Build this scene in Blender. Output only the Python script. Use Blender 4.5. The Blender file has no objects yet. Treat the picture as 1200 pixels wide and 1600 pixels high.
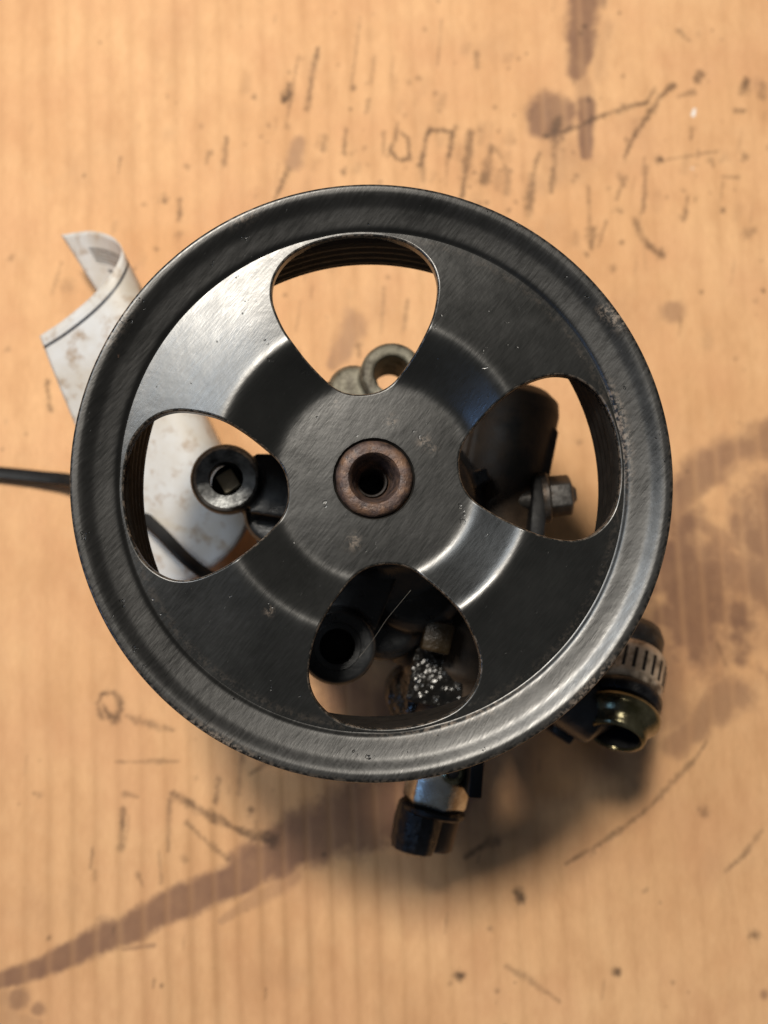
import bpy, bmesh, math, random
import numpy as np
from mathutils import Vector, Matrix, Euler
from mathutils.geometry import delaunay_2d_cdt

random.seed(7); rng = np.random.default_rng(7)
scene = bpy.context.scene
C = scene.collection
R = math.radians
MM = 0.001

# ------------------------------------------------------------------ camera
K = 0.139 * MM                 # metres per photo pixel in the plane of the pulley rim
F = 1437.0                     # focal length in photo pixels
ZP = 0.110                     # height of the pulley face above the cardboard
rot = Euler((R(5.5), R(-2.0), 0.0), 'XYZ')
RM = rot.to_matrix()
CAM = Vector((0, 0, ZP)) - RM @ Vector((-17 * K, 60.5 * K, -F * K))
cam_data = bpy.data.cameras.new('camera'); cam = bpy.data.objects.new('camera', cam_data); C.objects.link(cam)
cam.location = CAM; cam.rotation_euler = rot
cam_data.sensor_fit = 'VERTICAL'; cam_data.angle = 2 * math.atan(800 / F)
cam_data.clip_start = 0.005; cam_data.clip_end = 20
cam_data.dof.use_dof = True
cam_data.dof.focus_distance = F * K
cam_data.dof.aperture_fstop = (cam_data.lens * MM) / (3.1 * MM)
scene.camera = cam

# ------------------------------------------------------------------ world and lamps (a dim workshop, lamp and window beyond the top left)
w = bpy.data.worlds.new('World'); scene.world = w; w.use_nodes = True
bg = w.node_tree.nodes['Background']
bg.inputs[0].default_value = (0.92, 0.96, 1.0, 1); bg.inputs[1].default_value = 0.065

def area(name, loc, target, size, energy, color, size_y=None):
    l = bpy.data.lights.new(name, 'AREA'); l.energy = energy; l.color = color; l.size = size
    if size_y: l.shape = 'RECTANGLE'; l.size_y = size_y
    o = bpy.data.objects.new(name, l); C.objects.link(o); o.location = loc
    o.rotation_euler = (Vector(target) - Vector(loc)).to_track_quat('-Z', 'Y').to_euler()
    return o
area('ceiling_lamp', (-0.135, 0.325, 0.82), (0, 0.0, 0.06), 0.11, 7.6, (1.0, 0.92, 0.80))
area('window_light', (-0.50, 0.46, 1.06), (0, 0, 0.1), 0.36, 6.0, (0.88, 0.95, 1.0))
area('blue_light', (-0.60, -0.20, 0.60), (0, 0, 0.1), 0.09, 0.50, (0.25, 0.5, 1.0))
scene.view_settings.view_transform = 'Standard'; scene.view_settings.look = 'None'
scene.view_settings.exposure = 0.0; scene.view_settings.gamma = 1.0

# ------------------------------------------------------------------ helpers
def P(px, py, z):
    """point of the place at height z (m) seen at this spot of the photograph"""
    d = RM @ Vector(((px - 600) / F, -(py - 800) / F, -1))
    t = (z - CAM.z) / d.z
    return CAM + d * t
def PX(z):                      # size of a photo pixel at height z
    return K * (CAM.z - z) / (CAM.z - ZP)

def link(o, parent=None):
    C.objects.link(o)
    if parent: o.parent = parent
    return o
def thing(name, loc, label, cat):
    o = bpy.data.objects.new(name, None); o.location = loc; o.empty_display_size = 0.01
    o['label'] = label; o['category'] = cat
    return link(o)

class MB:
    def __init__(s): s.v = []; s.f = []
    def add(s, vs, fs):
        n = len(s.v); s.v += [tuple(v) for v in vs]; s.f += [tuple(i + n for i in f) for f in fs]
        return s
    def lathe(s, prof, org, axis=(0, 0, 1), seg=64, ref=None, closed=True, mod=None):
        """prof: list of (r, h); a closed ring of quads, r == 0 allowed"""
        a = Vector(axis).normalized(); org = Vector(org)
        x = Vector(ref) if ref else (Vector((1, 0, 0)) if abs(a.x) < .8 else Vector((0, 1, 0)))
        x = (x - a * x.dot(a)).normalized(); y = a.cross(x)
        vs = []; fs = []; m = len(prof)
        for i in range(seg):
            t = 2 * math.pi * i / seg; d = x * math.cos(t) + y * math.sin(t)
            for (r, h) in prof:
                rr = r * (mod(t, h) if mod else 1)
                vs.append(org + a * h + d * rr)
        for i in range(seg):
            j = (i + 1) % seg
            for k in range(m if closed else m - 1):
                l = (k + 1) % m
                fs.append((i * m + k, j * m + k, j * m + l, i * m + l))
        return s.add(vs, fs)
    def solid(s, prof, org, axis=(0, 0, 1), seg=64, ref=None, mod=None):
        """open profile capped by fans at both ends"""
        a = Vector(axis).normalized(); n0 = len(s.v)
        s.lathe(prof, org, axis, seg, ref, closed=False, mod=mod)
        m = len(prof)
        for k, flip in ((0, True), (m - 1, False)):
            ring = [n0 + i * m + k for i in range(seg)]
            s.f.append(tuple(reversed(ring)) if not flip else tuple(ring)[::-1] if False else tuple(ring) if flip and False else tuple(ring if not flip else ring[::-1]))
        return s
    def prism(s, pts, z0, z1):
        n = len(pts)
        vs = [(p[0], p[1], z0) for p in pts] + [(p[0], p[1], z1) for p in pts]
        fs = [tuple(range(n))[::-1], tuple(range(n, 2 * n))]
        for i in range(n):
            j = (i + 1) % n; fs.append((i, j, n + j, n + i))
        return s.add(vs, fs)
    def box(s, c, sx, sy, sz, M=None):
        c = Vector(c); vs = []
        for dz in (-.5, .5):
            for dx, dy in ((-.5, -.5), (.5, -.5), (.5, .5), (-.5, .5)):
                v = Vector((dx * sx, dy * sy, dz * sz)); vs.append(c + (M @ v if M else v))
        return s.add(vs, [(3, 2, 1, 0), (4, 5, 6, 7), (0, 1, 5, 4), (1, 2, 6, 5), (2, 3, 7, 6), (3, 0, 4, 7)])
    def tube(s, pts, r, seg=12):
        pts = [Vector(p) for p in pts]; n = len(pts); vs = []; fs = []
        up = Vector((0, 0, 1))
        for i, p in enumerate(pts):
            t = (pts[min(i + 1, n - 1)] - pts[max(i - 1, 0)]).normalized()
            x = t.cross(up).normalized() if abs(t.dot(up)) < .95 else Vector((1, 0, 0)); y = x.cross(t)
            rr = r[i] if isinstance(r, (list, tuple)) else r
            for k in range(seg):
                a = 2 * math.pi * k / seg; vs.append(p + x * (rr * math.cos(a)) + y * (rr * math.sin(a)))
        for i in range(n - 1):
            for k in range(seg):
                l = (k + 1) % seg; fs.append((i * seg + k, i * seg + l, (i + 1) * seg + l, (i + 1) * seg + k))
        fs.append(tuple(range(seg))); fs.append(tuple((n - 1) * seg + k for k in range(seg))[::-1])
        return s.add(vs, fs)
    def build(s, name, mat, parent=None, angle=35, remesh=None, smooth=2, bevel=None):
        me = bpy.data.meshes.new(name); me.from_pydata(s.v, [], s.f); me.update()
        bm = bmesh.new(); bm.from_mesh(me); bmesh.ops.recalc_face_normals(bm, faces=bm.faces); bm.to_mesh(me); bm.free()
        o = bpy.data.objects.new(name, me); link(o, parent)
        mods = []
        if remesh:
            m = o.modifiers.new('r', 'REMESH'); m.mode = 'VOXEL'; m.voxel_size = remesh
            m2 = o.modifiers.new('s', 'SMOOTH'); m2.factor = .5; m2.iterations = smooth
        if bevel:
            m = o.modifiers.new('b', 'BEVEL'); m.width = bevel; m.segments = 2; m.limit_method = 'ANGLE'; m.angle_limit = R(35)
        if remesh or bevel:
            dg = bpy.context.evaluated_depsgraph_get()
            me2 = bpy.data.meshes.new_from_object(o.evaluated_get(dg)); o.modifiers.clear(); o.data = me2; me2.name = name
            me = me2
        me.materials.clear(); me.materials.append(mat)
        me.polygons.foreach_set('use_smooth', [True] * len(me.polygons))
        me.set_sharp_from_angle(angle=R(180 if remesh else angle)); me.update()
        return o

# ------------------------------------------------------------------ materials
class NT:
    def __init__(s, name):
        s.m = bpy.data.materials.new(name); s.m.use_nodes = True; s.t = s.m.node_tree
        s.b = s.t.nodes['Principled BSDF']
    def n(s, kind, **kw):
        nd = s.t.nodes.new('ShaderNode' + kind)
        for k, v in kw.items():
            if k.startswith('i_'): nd.inputs[k[2:].replace('_', ' ')].default_value = v
            else: setattr(nd, k, v)
        return nd
    def l(s, a, b): s.t.links.new(a, b)
    def coords(s, scale=(1, 1, 1), rotz=0.0):
        tc = s.n('TexCoord'); mp = s.n('Mapping'); mp.inputs['Scale'].default_value = scale
        mr = s.n('Mapping'); mr.inputs['Rotation'].default_value = (0, 0, rotz)
        s.l(tc.outputs['Object'], mr.inputs[0]); s.l(mr.outputs[0], mp.inputs[0]); return mp.outputs[0]
    def noise(s, vec, scale, detail=4, rough=.55):
        nd = s.n('TexNoise'); nd.inputs['Scale'].default_value = scale; nd.inputs['Detail'].default_value = detail
        nd.inputs['Roughness'].default_value = rough; s.l(vec, nd.inputs['Vector']); return nd.outputs['Fac']
    def ramp(s, fac, stops):
        r = s.n('ValToRGB'); e = r.color_ramp.elements
        while len(e) < len(stops): e.new(.5)
        for k, (p, c) in enumerate(stops):
            e[k].position = p; e[k].color = (c, c, c, 1) if not isinstance(c, (tuple, list)) else (*c, 1)
        s.l(fac, r.inputs[0]); return r.outputs[0]
    def mix(s, fac, a, b, mode='MIX'):
        m = s.n('Mix', data_type='RGBA', blend_type=mode)
        for sock, v in ((m.inputs[0], fac), (m.inputs[6], a), (m.inputs[7], b)):
            if hasattr(v, 'is_output'): s.l(v, sock)
            elif isinstance(v, (tuple, list)): sock.default_value = (*v, 1)
            else: sock.default_value = v
        return m.outputs[2]
    def math(s, op, a, b=0.0):
        m = s.n('Math', operation=op)
        for sock, v in ((m.inputs[0], a), (m.inputs[1], b)):
            if hasattr(v, 'is_output'): s.l(v, sock)
            else: sock.default_value = v
        return m.outputs[0]
    def bump(s, h, strength, dist, prev=None):
        b = s.n('Bump'); b.inputs['Strength'].default_value = strength; b.inputs['Distance'].default_value = dist
        s.l(h, b.inputs['Height'])
        if prev is not None: s.l(prev, b.inputs['Normal'])
        return b.outputs[0]
    def attr(s, name):
        a = s.n('Attribute', attribute_name=name); return a.outputs['Fac']

def metal_mat(name, dark, light, rough=(.4, .6), metallic=0.0, bump=.25, scale=250, dirt=None, spec=.5, fine=1800, fine_bump=.2):
    g = NT(name); v = g.coords()
    n1 = g.noise(v, scale, 6); col = g.mix(g.ramp(n1, [(.3, 0.0), (.7, 1.0)]), dark, light)
    if dirt:
        n2 = g.noise(v, scale * .45, 5, .65); col = g.mix(g.ramp(n2, [(.48, 0.0), (.66, 1.0)]), col, dirt)
    g.l(col, g.b.inputs['Base Color'])
    n3 = g.noise(v, fine, 3)
    g.l(g.ramp(n1, [(.3, rough[0]), (.7, rough[1])]), g.b.inputs['Roughness'])
    g.b.inputs['Metallic'].default_value = metallic; g.b.inputs['Specular IOR Level'].default_value = spec
    b = g.bump(n1, bump, .0006); b = g.bump(n3, fine_bump, .0002 if fine_bump < .9 else .0006, b); g.l(b, g.b.inputs['Normal'])
    return g.m

def pulley_paint(name, base=(.018, .018, .017), worn=0.0, spec=.50, r0=.215, r1=.29):
    """black enamel on pressed steel with fine slanting scuffs and dust"""
    g = NT(name)
    st = g.coords((3800, 520, 900), R(-57) + math.pi / 2)
    streak = g.noise(st, 1.0, 3, .5)
    st2 = g.coords((2300, 260, 700), R(-50) + math.pi / 2)
    streak2 = g.noise(st2, 1.0, 2, .5)
    v = g.coords(); big = g.noise(v, 55, 5, .6); mid = g.noise(v, 420, 4, .6)
    col = g.mix(g.ramp(big, [(.35, 0.0), (.7, 1.0)]), base, tuple(c * 1.6 for c in base))
    sc = g.math('MULTIPLY', g.ramp(streak, [(.70, 0.0), (.78, 1.0)]), g.ramp(mid, [(.48, 0.0), (.62, 1.0)]))
    col = g.mix(g.math('MULTIPLY', sc, .34 + .1 * worn), col, (.17, .17, .16))
    ed = g.attr('wear')
    wn = g.math('MULTIPLY', ed, g.ramp(g.noise(v, 900, 4, .7), [(.46, 0.0), (.58, 1.0)]))
    col = g.mix(wn, col, (.15, .12, .095))
    rust = g.ramp(g.noise(v, 150, 7, .72), [(.71, 0.0), (.75, 1.0)])
    col = g.mix(g.math('MULTIPLY', rust, .7), col, (.085, .048, .032))
    g.l(col, g.b.inputs['Base Color'])
    rr = g.math('ADD', g.ramp(streak2, [(.3, r0), (.7, r1)]), g.math('MULTIPLY', g.ramp(big, [(.3, 0.0), (.7, 1.0)]), .08))
    rr = g.math('ADD', rr, g.math('MULTIPLY', sc, .2))
    g.l(rr, g.b.inputs['Roughness'])
    g.b.inputs['Metallic'].default_value = .0
    g.b.inputs['Specular IOR Level'].default_value = spec
    b = g.bump(streak, .055, .00016); b = g.bump(streak2, .035, .0002, b); b = g.bump(mid, .035, .0004, b)
    lump = g.noise(v, 130, 4, .55); b = g.bump(lump, .10, .0008, b); chip = g.ramp(g.noise(v, 330, 3, .6), [(.70, 0.0), (.73, 1.0)]); b = g.bump(chip, .25 + .3 * worn, -.0003, b)
    g.l(b, g.b.inputs['Normal']); return g.m

M = {}
M['paint'] = pulley_paint('black_pulley_enamel', (.0075, .0075, .007))
M['rim'] = pulley_paint('scuffed_rim_enamel', (.006, .0058, .0054), 1.0, .42, .23, .33)
M['hub'] = metal_mat('rusty_hub', (.030, .022, .021), (.105, .066, .054), (.40, .68), .3, .9, 520, (.15, .082, .048))
M['bore'] = metal_mat('bore_black', (.012, .01, .009), (.03, .022, .018), (.5, .7), .2, .3, 500)
M['alu'] = metal_mat('cast_aluminium', (.13, .12, .09), (.30, .28, .22), (.5, .7), .35, .6, 260, (.06, .05, .035))
M['black_cast'] = metal_mat('oily_black_casting', (.010, .011, .013), (.035, .038, .042), (.22, .42), .25, .4, 200)
M['sleeve'] = metal_mat('steel_sleeve', (.15, .155, .16), (.36, .37, .37), (.28, .45), .7, .3, 300, (.02, .02, .02))
M['brown_cast'] = metal_mat('brown_dirty_casting', (.024, .015, .009), (.065, .040, .023), (.55, .75), .1, .5, 180, (.014, .012, .01))
M['wet'] = metal_mat('oil_wet_casting', (.005, .005, .005), (.012, .010, .008), (.17, .3), 0, .2, 350, None, .42, 1100, .2)
M['plate_steel'] = metal_mat('plated_steel', (.46, .45, .42), (.66, .63, .54), (.2, .34), .85, .2, 200, (.24, .17, .09))
M['brass'] = metal_mat('oily_olive_plate', (.075, .068, .032), (.22, .20, .13), (.16, .30), .85, .2, 160, (.035, .026, .012))
M['tan'] = metal_mat('tan_knurled_ring', (.48, .38, .28), (.64, .53, .42), (.38, .55), .35, .4, 500, (.13, .09, .06))
M['bolt'] = metal_mat('dull_bolt', (.035, .033, .032), (.10, .095, .09), (.38, .55), .6, .5, 400, (.05, .035, .025))
M['plastic'] = metal_mat('black_plastic', (.006, .006, .006), (.010, .010, .011), (.45, .55), 0, .15, 400, spec=.22)
M['cap'] = metal_mat('black_rubber_cap', (.005, .005, .006), (.012, .013, .016), (.22, .5), 0, .9, 420, spec=.32)
M['cavity'] = metal_mat('cavity_shade_black', (.004, .004, .004), (.008, .008, .009), (.5, .7), 0, .2, 500, spec=.3)  # near-black that puts the shade inside bores and collar slots into colour
M['recess_shade'] = metal_mat('recess_shade_black', (.005, .0045, .004), (.012, .010, .008), (.6, .75), 0, .4, 300, spec=.25)  # matte black that darkens the rim's inside and collar gap as painted shade
M['stub'] = metal_mat('brown_stub', (.06, .036, .022), (.12, .075, .045), (.4, .6), 0, .4, 300)
M['pale'] = metal_mat('pale_brass', (.46, .39, .26), (.62, .55, .42), (.3, .5), .3, .3, 400)
M['hair'] = metal_mat('grey_fibre', (.07, .065, .055), (.11, .10, .085), (.5, .6), 0, 0, 300)

# ------------------------------------------------------------------ numpy value noise
def vnoise(x, y, seed=0):
    tab = np.random.default_rng(seed).random((256, 256))
    xi = np.floor(x).astype(int); yi = np.floor(y).astype(int); fx = x - xi; fy = y - yi
    fx = fx * fx * (3 - 2 * fx); fy = fy * fy * (3 - 2 * fy)
    g = lambda a, b: tab[a % 256, b % 256]
    return (g(xi, yi) * (1 - fx) + g(xi + 1, yi) * fx) * (1 - fy) + (g(xi, yi + 1) * (1 - fx) + g(xi + 1, yi + 1) * fx) * fy
def fbm(x, y, seed=0, o=4):
    r = 0; a = .5
    for k in range(o): r = r + a * vnoise(x * 2 ** k, y * 2 ** k, seed + k); a *= .5
    return r
def sstep(a, b, x):
    t = np.clip((x - a) / (b - a), 0, 1); return t * t * (3 - 2 * t)

# ------------------------------------------------------------------ cardboard
def build_cardboard():
    cs = [P(x, y, 0) for x in (-20, 1220) for y in (-20, 1620)]
    x0, x1 = min(c.x for c in cs), max(c.x for c in cs); y0, y1 = min(c.y for c in cs), max(c.y for c in cs)
    st = 0.42 * MM
    xs = np.concatenate([x0 - np.array([.6, .4, .25, .15, .1, .06, .03, .01]), np.arange(x0, x1, st), x1 + np.array([.01, .03, .06, .1, .15, .25, .4, .6])])
    ys = np.concatenate([y0 - np.array([.6, .4, .25, .15, .1, .06, .03, .01]), np.arange(y0, y1, st), y1 + np.array([.01, .03, .06, .1, .15, .25, .4, .6])])
    nx, ny = len(xs), len(ys)
    X, Y = np.meshgrid(xs, ys); X = X.ravel(); Y = Y.ravel()
    stain_shade = np.zeros_like(X); grime = np.zeros_like(X); chalk = np.zeros_like(X)
    wob = (fbm(X * 150, Y * 150, 11, 5) - .47) * 2.2          # edge wobble
    wob2 = (fbm(X * 1100, Y * 1100, 21) - .47) * 2
    px = PX(0)
    def seg_d(a, b, idx):
        ax, ay = a; bx, by = b; dx, dy = bx - ax, by - ay; L = dx * dx + dy * dy + 1e-12
        t = np.clip(((X[idx] - ax) * dx + (Y[idx] - ay) * dy) / L, 0, 1)
        return np.hypot(X[idx] - ax - t * dx, Y[idx] - ay - t * dy), t
    def stroke(arr, pts, val, soft=.5, jag=.35, jag2=.0):
        """pts: (photo x, photo y, half width in photo px)"""
        q = [(P(a, b, 0).x, P(a, b, 0).y, c * px) for a, b, c in pts]
        if len(q) == 1: q = q * 2
        best = None
        mx = max(c for _, _, c in q) * 2.2 + .002
        lo = (min(a for a, _, _ in q) - mx, min(b for _, b, _ in q) - mx); hi = (max(a for a, _, _ in q) + mx, max(b for _, b, _ in q) + mx)
        idx = np.nonzero((X > lo[0]) & (X < hi[0]) & (Y > lo[1]) & (Y < hi[1]))[0]
        if not len(idx): return
        best = np.full(len(idx), 9.)
        for a, b in zip(q[:-1], q[1:]):
            d, t = seg_d(a[:2], b[:2], idx); wd = a[2] + (b[2] - a[2]) * t
            best = np.minimum(best, d / wd + jag * wob[idx] + jag2 * wob2[idx])
        m = val * (1 - sstep(1 - soft, 1 + soft * .4, best))
        arr[idx] = np.maximum(arr[idx], m)
    # oil stains, plus shade painted under the slots
    S = lambda pts, v, soft=.35, jag=.5: stroke(stain_shade, pts, v, soft + .22, jag * .8, .12)
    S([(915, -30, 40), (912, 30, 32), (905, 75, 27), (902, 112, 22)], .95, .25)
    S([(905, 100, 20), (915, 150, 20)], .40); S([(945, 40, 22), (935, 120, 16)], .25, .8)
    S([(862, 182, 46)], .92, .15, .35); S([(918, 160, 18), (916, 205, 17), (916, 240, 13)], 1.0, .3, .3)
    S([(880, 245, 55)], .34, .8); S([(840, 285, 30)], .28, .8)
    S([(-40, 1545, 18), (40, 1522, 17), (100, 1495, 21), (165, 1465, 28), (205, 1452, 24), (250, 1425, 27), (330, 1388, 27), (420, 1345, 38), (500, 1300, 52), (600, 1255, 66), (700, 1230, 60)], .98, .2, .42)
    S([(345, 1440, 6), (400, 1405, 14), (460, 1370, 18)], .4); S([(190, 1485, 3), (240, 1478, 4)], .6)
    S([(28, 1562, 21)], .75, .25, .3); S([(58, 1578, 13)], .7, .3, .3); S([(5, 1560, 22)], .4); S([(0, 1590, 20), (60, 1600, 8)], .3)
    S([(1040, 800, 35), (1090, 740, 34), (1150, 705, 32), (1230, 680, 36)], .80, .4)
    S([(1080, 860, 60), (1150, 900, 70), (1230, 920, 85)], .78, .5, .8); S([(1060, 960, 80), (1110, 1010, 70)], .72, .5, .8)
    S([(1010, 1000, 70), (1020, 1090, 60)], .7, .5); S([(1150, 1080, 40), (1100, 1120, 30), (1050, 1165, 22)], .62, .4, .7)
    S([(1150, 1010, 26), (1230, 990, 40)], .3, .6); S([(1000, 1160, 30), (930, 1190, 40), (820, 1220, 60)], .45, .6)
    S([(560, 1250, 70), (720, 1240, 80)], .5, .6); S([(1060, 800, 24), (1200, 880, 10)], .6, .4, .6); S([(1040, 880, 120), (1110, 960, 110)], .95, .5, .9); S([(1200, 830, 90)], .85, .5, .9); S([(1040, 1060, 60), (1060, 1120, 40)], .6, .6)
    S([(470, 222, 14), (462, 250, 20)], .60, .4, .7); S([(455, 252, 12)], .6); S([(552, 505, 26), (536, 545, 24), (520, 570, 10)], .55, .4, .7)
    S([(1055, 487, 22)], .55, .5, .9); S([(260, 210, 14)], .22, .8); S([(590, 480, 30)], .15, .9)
    S([(540, 1080, 60), (600, 1120, 60), (650, 1090, 50)], .85, .5); S([(370, 870, 40), (390, 900, 30)], .5, .6); S([(1185, 130, 14)], .3, .8); S([(440, 1180, 40), (520, 1210, 30)], .2, .8)  # patches under the lower and left slots put shade into the stain mask
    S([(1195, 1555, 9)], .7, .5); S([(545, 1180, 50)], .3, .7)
    # dark rubs and specks
    G = lambda pts, v=.8, jag=.7: stroke(grime, [(a, b, c * 1.25) for a, b, c in pts], v * .95, .9, jag, .8)
    for pts, v in [
        ([(452, 130, 5), (448, 148, 8), (443, 156, 5)], .9), ([(497, 75, 3), (489, 110, 5), (480, 170, 4)], .7), ([(466, 85, 2), (458, 130, 3), (446, 200, 2)], .5),
        ([(563, 25, 2), (556, 80, 3), (549, 130, 2)], .4), ([(396, 151, 4)], .7), ([(293, 260, 5)], .7), ([(354, 215, 3), (350, 255, 4)], .6), ([(325, 240, 4), (322, 255, 3)], .45),
        ([(383, 225, 3)], .4), ([(507, 212, 4), (505, 232, 4)], .6), ([(541, 200, 4), (537, 238, 5)], .65), ([(569, 231, 5)], .7), ([(552, 135, 5)], .7), ([(573, 128, 3)], .5),
        ([(576, 155, 4), (572, 175, 4)], .5), ([(255, 312, 7)], .9), ([(225, 319, 5)], .8), ([(281, 312, 4), (279, 342, 5)], .7), ([(244, 388, 5)], .7), ([(280, 365, 7)], .35),
        ([(450, 262, 4), (438, 290, 5), (430, 310, 3)], .7), ([(585, 85, 3), (580, 130, 2)], .4), ([(600, 205, 4), (600, 240, 3)], .5),
        ([(622, 190, 3), (618, 215, 4), (609, 232, 3), (622, 248, 5), (640, 248, 4), (638, 215, 3), (626, 205, 3)], .75),
        ([(658, 255, 5), (662, 240, 4), (666, 212, 3), (674, 201, 4), (705, 205, 5), (706, 222, 6), (702, 242, 4)], .8),
        ([(660, 250, 6), (662, 285, 3)], .45), ([(700, 245, 4), (697, 290, 2)], .4), ([(734, 205, 6), (733, 240, 8), (728, 265, 6), (722, 305, 3)], .7), ([(768, 228, 5), (762, 262, 8), (757, 282, 8)], .7),
        ([(770, 228, 4), (785, 245, 3), (796, 280, 5), (792, 300, 5)], .45), ([(842, 240, 4), (834, 270, 6), (830, 300, 8), (828, 335, 6)], .6), ([(868, 222, 5), (866, 268, 4), (862, 300, 4)], .6),
        ([(872, 185, 7), (868, 212, 9)], .75), ([(855, 212, 4), (900, 198, 5), (940, 180, 4), (975, 168, 6), (1012, 158, 3), (1020, 142, 3)], .75),
        ([(976, 245, 2), (992, 210, 5), (1012, 182, 5), (1034, 148, 3), (1052, 132, 5)], .75), ([(1055, 132, 4)], .8), ([(1022, 140, 5)], .6),
        ([(1095, 115, 6), (1090, 124, 5)], .7), ([(1085, 143, 4), (1060, 150, 2)], .5), ([(1168, 122, 4), (1162, 142, 7)], .75), ([(1195, 130, 6), (1192, 150, 6)], .5), ([(1150, 172, 4), (1165, 172, 3)], .6), ([(1060, 46, 5), (1076, 62, 4)], .5),
        ([(1083, 200, 6), (1080, 215, 4)], .5), ([(1033, 247, 7)], .9), ([(1033, 250, 2), (1080, 242, 2), (1122, 235, 3)], .5), ([(1165, 244, 7)], .7), ([(1112, 250, 5)], .55), ([(1130, 275, 3), (1155, 276, 4)], .5),
        ([(1069, 297, 4)], .6), ([(1075, 305, 2), (1070, 340, 5)], .55), ([(1130, 326, 6)], .85), ([(1150, 296, 4)], .4), ([(1170, 365, 8), (1180, 360, 5)], .4), ([(966, 328, 9)], .75), ([(972, 275, 8), (975, 290, 4)], .55),
        ([(1010, 260, 3), (1008, 300, 4), (1005, 330, 3)], .55), ([(995, 345, 6), (1003, 370, 5), (1015, 385, 5), (1033, 396, 8)], .7), ([(924, 360, 8), (926, 385, 6)], .65), ([(920, 290, 3), (922, 350, 3)], .45), ([(948, 345, 3), (935, 385, 3)], .45), ([(902, 272, 5)], .45),
        ([(958, 420, 5)], .5), ([(965, 310, 4), (975, 280, 4)], .4), ([(712, 98, 3)], .4), ([(745, 80, 4), (746, 105, 5)], .5), ([(680, 145, 4)], .4), ([(690, 30, 2), (684, 100, 2)], .3), ([(620, 125, 3)], .3),
        ([(1000, 330, 2), (1010, 420, 2)], .3), ([(1110, 300, 3)], .3), ([(1130, 60, 3)], .35), ([(1150, 560, 4)], .4), ([(1180, 470, 5)], .3),
        ([(158, 1120, 4), (152, 1100, 4), (160, 1084, 4), (176, 1083, 4), (188, 1096, 5), (186, 1112, 4), (180, 1126, 6), (168, 1115, 3), (160, 1100, 3)], .75),
        ([(195, 1118, 2), (216, 1127, 5)], .55), ([(216, 1127, 5), (245, 1135, 7), (270, 1140, 3)], .6), ([(180, 1191, 2), (240, 1190, 4), (280, 1190, 2)], .45),
        ([(195, 1240, 5), (215, 1246, 2)], .6), ([(270, 1241, 5), (300, 1258, 6), (332, 1277, 6), (365, 1295, 3), (398, 1307, 6), (426, 1316, 8)], .75), ([(392, 1267, 6)], .85), ([(398, 1310, 3), (400, 1285, 2)], .4),
        ([(341, 1218, 5), (336, 1255, 3)], .6), ([(304, 1216, 5)], .5), ([(378, 1180, 3), (372, 1240, 3)], .5), ([(420, 1192, 4), (390, 1210, 2)], .5), ([(192, 1265, 4), (190, 1300, 3), (189, 1328, 5)], .7),
        ([(290, 1285, 3), (327, 1321, 4), (355, 1343, 4)], .5), ([(288, 1344, 5)], .5), ([(265, 1250, 3), (262, 1330, 2)], .5), ([(215, 1365, 4), (222, 1385, 3)], .45), ([(62, 1242, 5)], .6), ([(75, 1467, 4)], .7), ([(148, 1362, 3), (147, 1375, 3)], .35), ([(252, 1380, 3), (248, 1330, 2)], .35),
        ([(885, 1350, 2), (920, 1330, 3), (970, 1298, 4), (1015, 1262, 3), (1055, 1218, 5), (1085, 1190, 3), (1105, 1160, 2)], .6), ([(925, 1332, 5)], .5), ([(968, 1299, 5)], .5),
        ([(810, 1398, 7), (815, 1407, 7)], .95), ([(767, 1452, 5)], .75), ([(721, 1526, 7)], .95), ([(705, 1538, 3)], .5), ([(965, 1520, 6)], .85), ([(777, 1549, 3)], .5), ([(1178, 1462, 7)], .9), ([(1007, 1393, 3), (1012, 1389, 3)], .6),
        ([(790, 1510, 3), (825, 1530, 6), (850, 1548, 3), (875, 1566, 2)], .4), ([(1134, 1363, 3), (1160, 1340, 3), (1192, 1298, 3)], .55), ([(772, 1314, 7), (750, 1325, 4), (728, 1340, 3)], .7), ([(1101, 1270, 7)], .45), ([(1052, 1536, 3)], .4),
        ([(72, 595, 4), (78, 640, 4)], .65), ([(16, 403, 5)], .6), ([(40, 677, 4)], .4), ([(8, 658, 4)], .4), ([(105, 445, 9)], .25), ([(95, 410, 3), (80, 460, 2)], .3), ([(12, 545, 4)], .3),
        ([(462, 520, 2), (470, 470, 2)], .3), ([(600, 450, 3), (596, 520, 3)], .4), ([(560, 540, 5), (562, 555, 5)], .6), ([(637, 470, 4), (630, 520, 3)], .5), ([(905, 690, 4)], .5), ([(1120, 1000, 3), (1135, 1040, 3)], .4), ([(1155, 660, 3)], .4)]:
        G(pts, v)
    # random faint specks and vertical rubs along the flutes
    for k in range(260):
        x = random.uniform(-20, 1220); y = random.uniform(-20, 1620)
        dens = 1.0 if (y < 520 and x > 400) else .55 if (y > 1150 and x < 500) else .25
        if random.random() > dens: continue
        if random.random() < .5: G([(x, y, random.uniform(1.2, 3.4))], random.uniform(.25, .7))
        else:
            L = random.uniform(8, 45); G([(x, y, 1.6), (x - L * .06, y + L * .5, random.uniform(1.8, 3.5)), (x - L * .12, y + L, 1.4)], random.uniform(.15, .5))
    for k in range(150):
        x = random.gauss(720, 230); y = random.gauss(270, 120)
        if random.random() < .6: G([(x, y, random.uniform(1.5, 5))], random.uniform(.25, .75))
        else: stroke(grime, [(x, y, random.uniform(5, 13)), (x - random.uniform(0, 6), y + random.uniform(5, 30), random.uniform(4, 10))], random.uniform(.08, .24), 1.0, .9, .5)
    for k in range(40): stroke(stain_shade, [(random.uniform(0, 1200), random.uniform(0, 1600), random.uniform(20, 70))], random.uniform(.05, .14), 1.2, .9)
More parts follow.
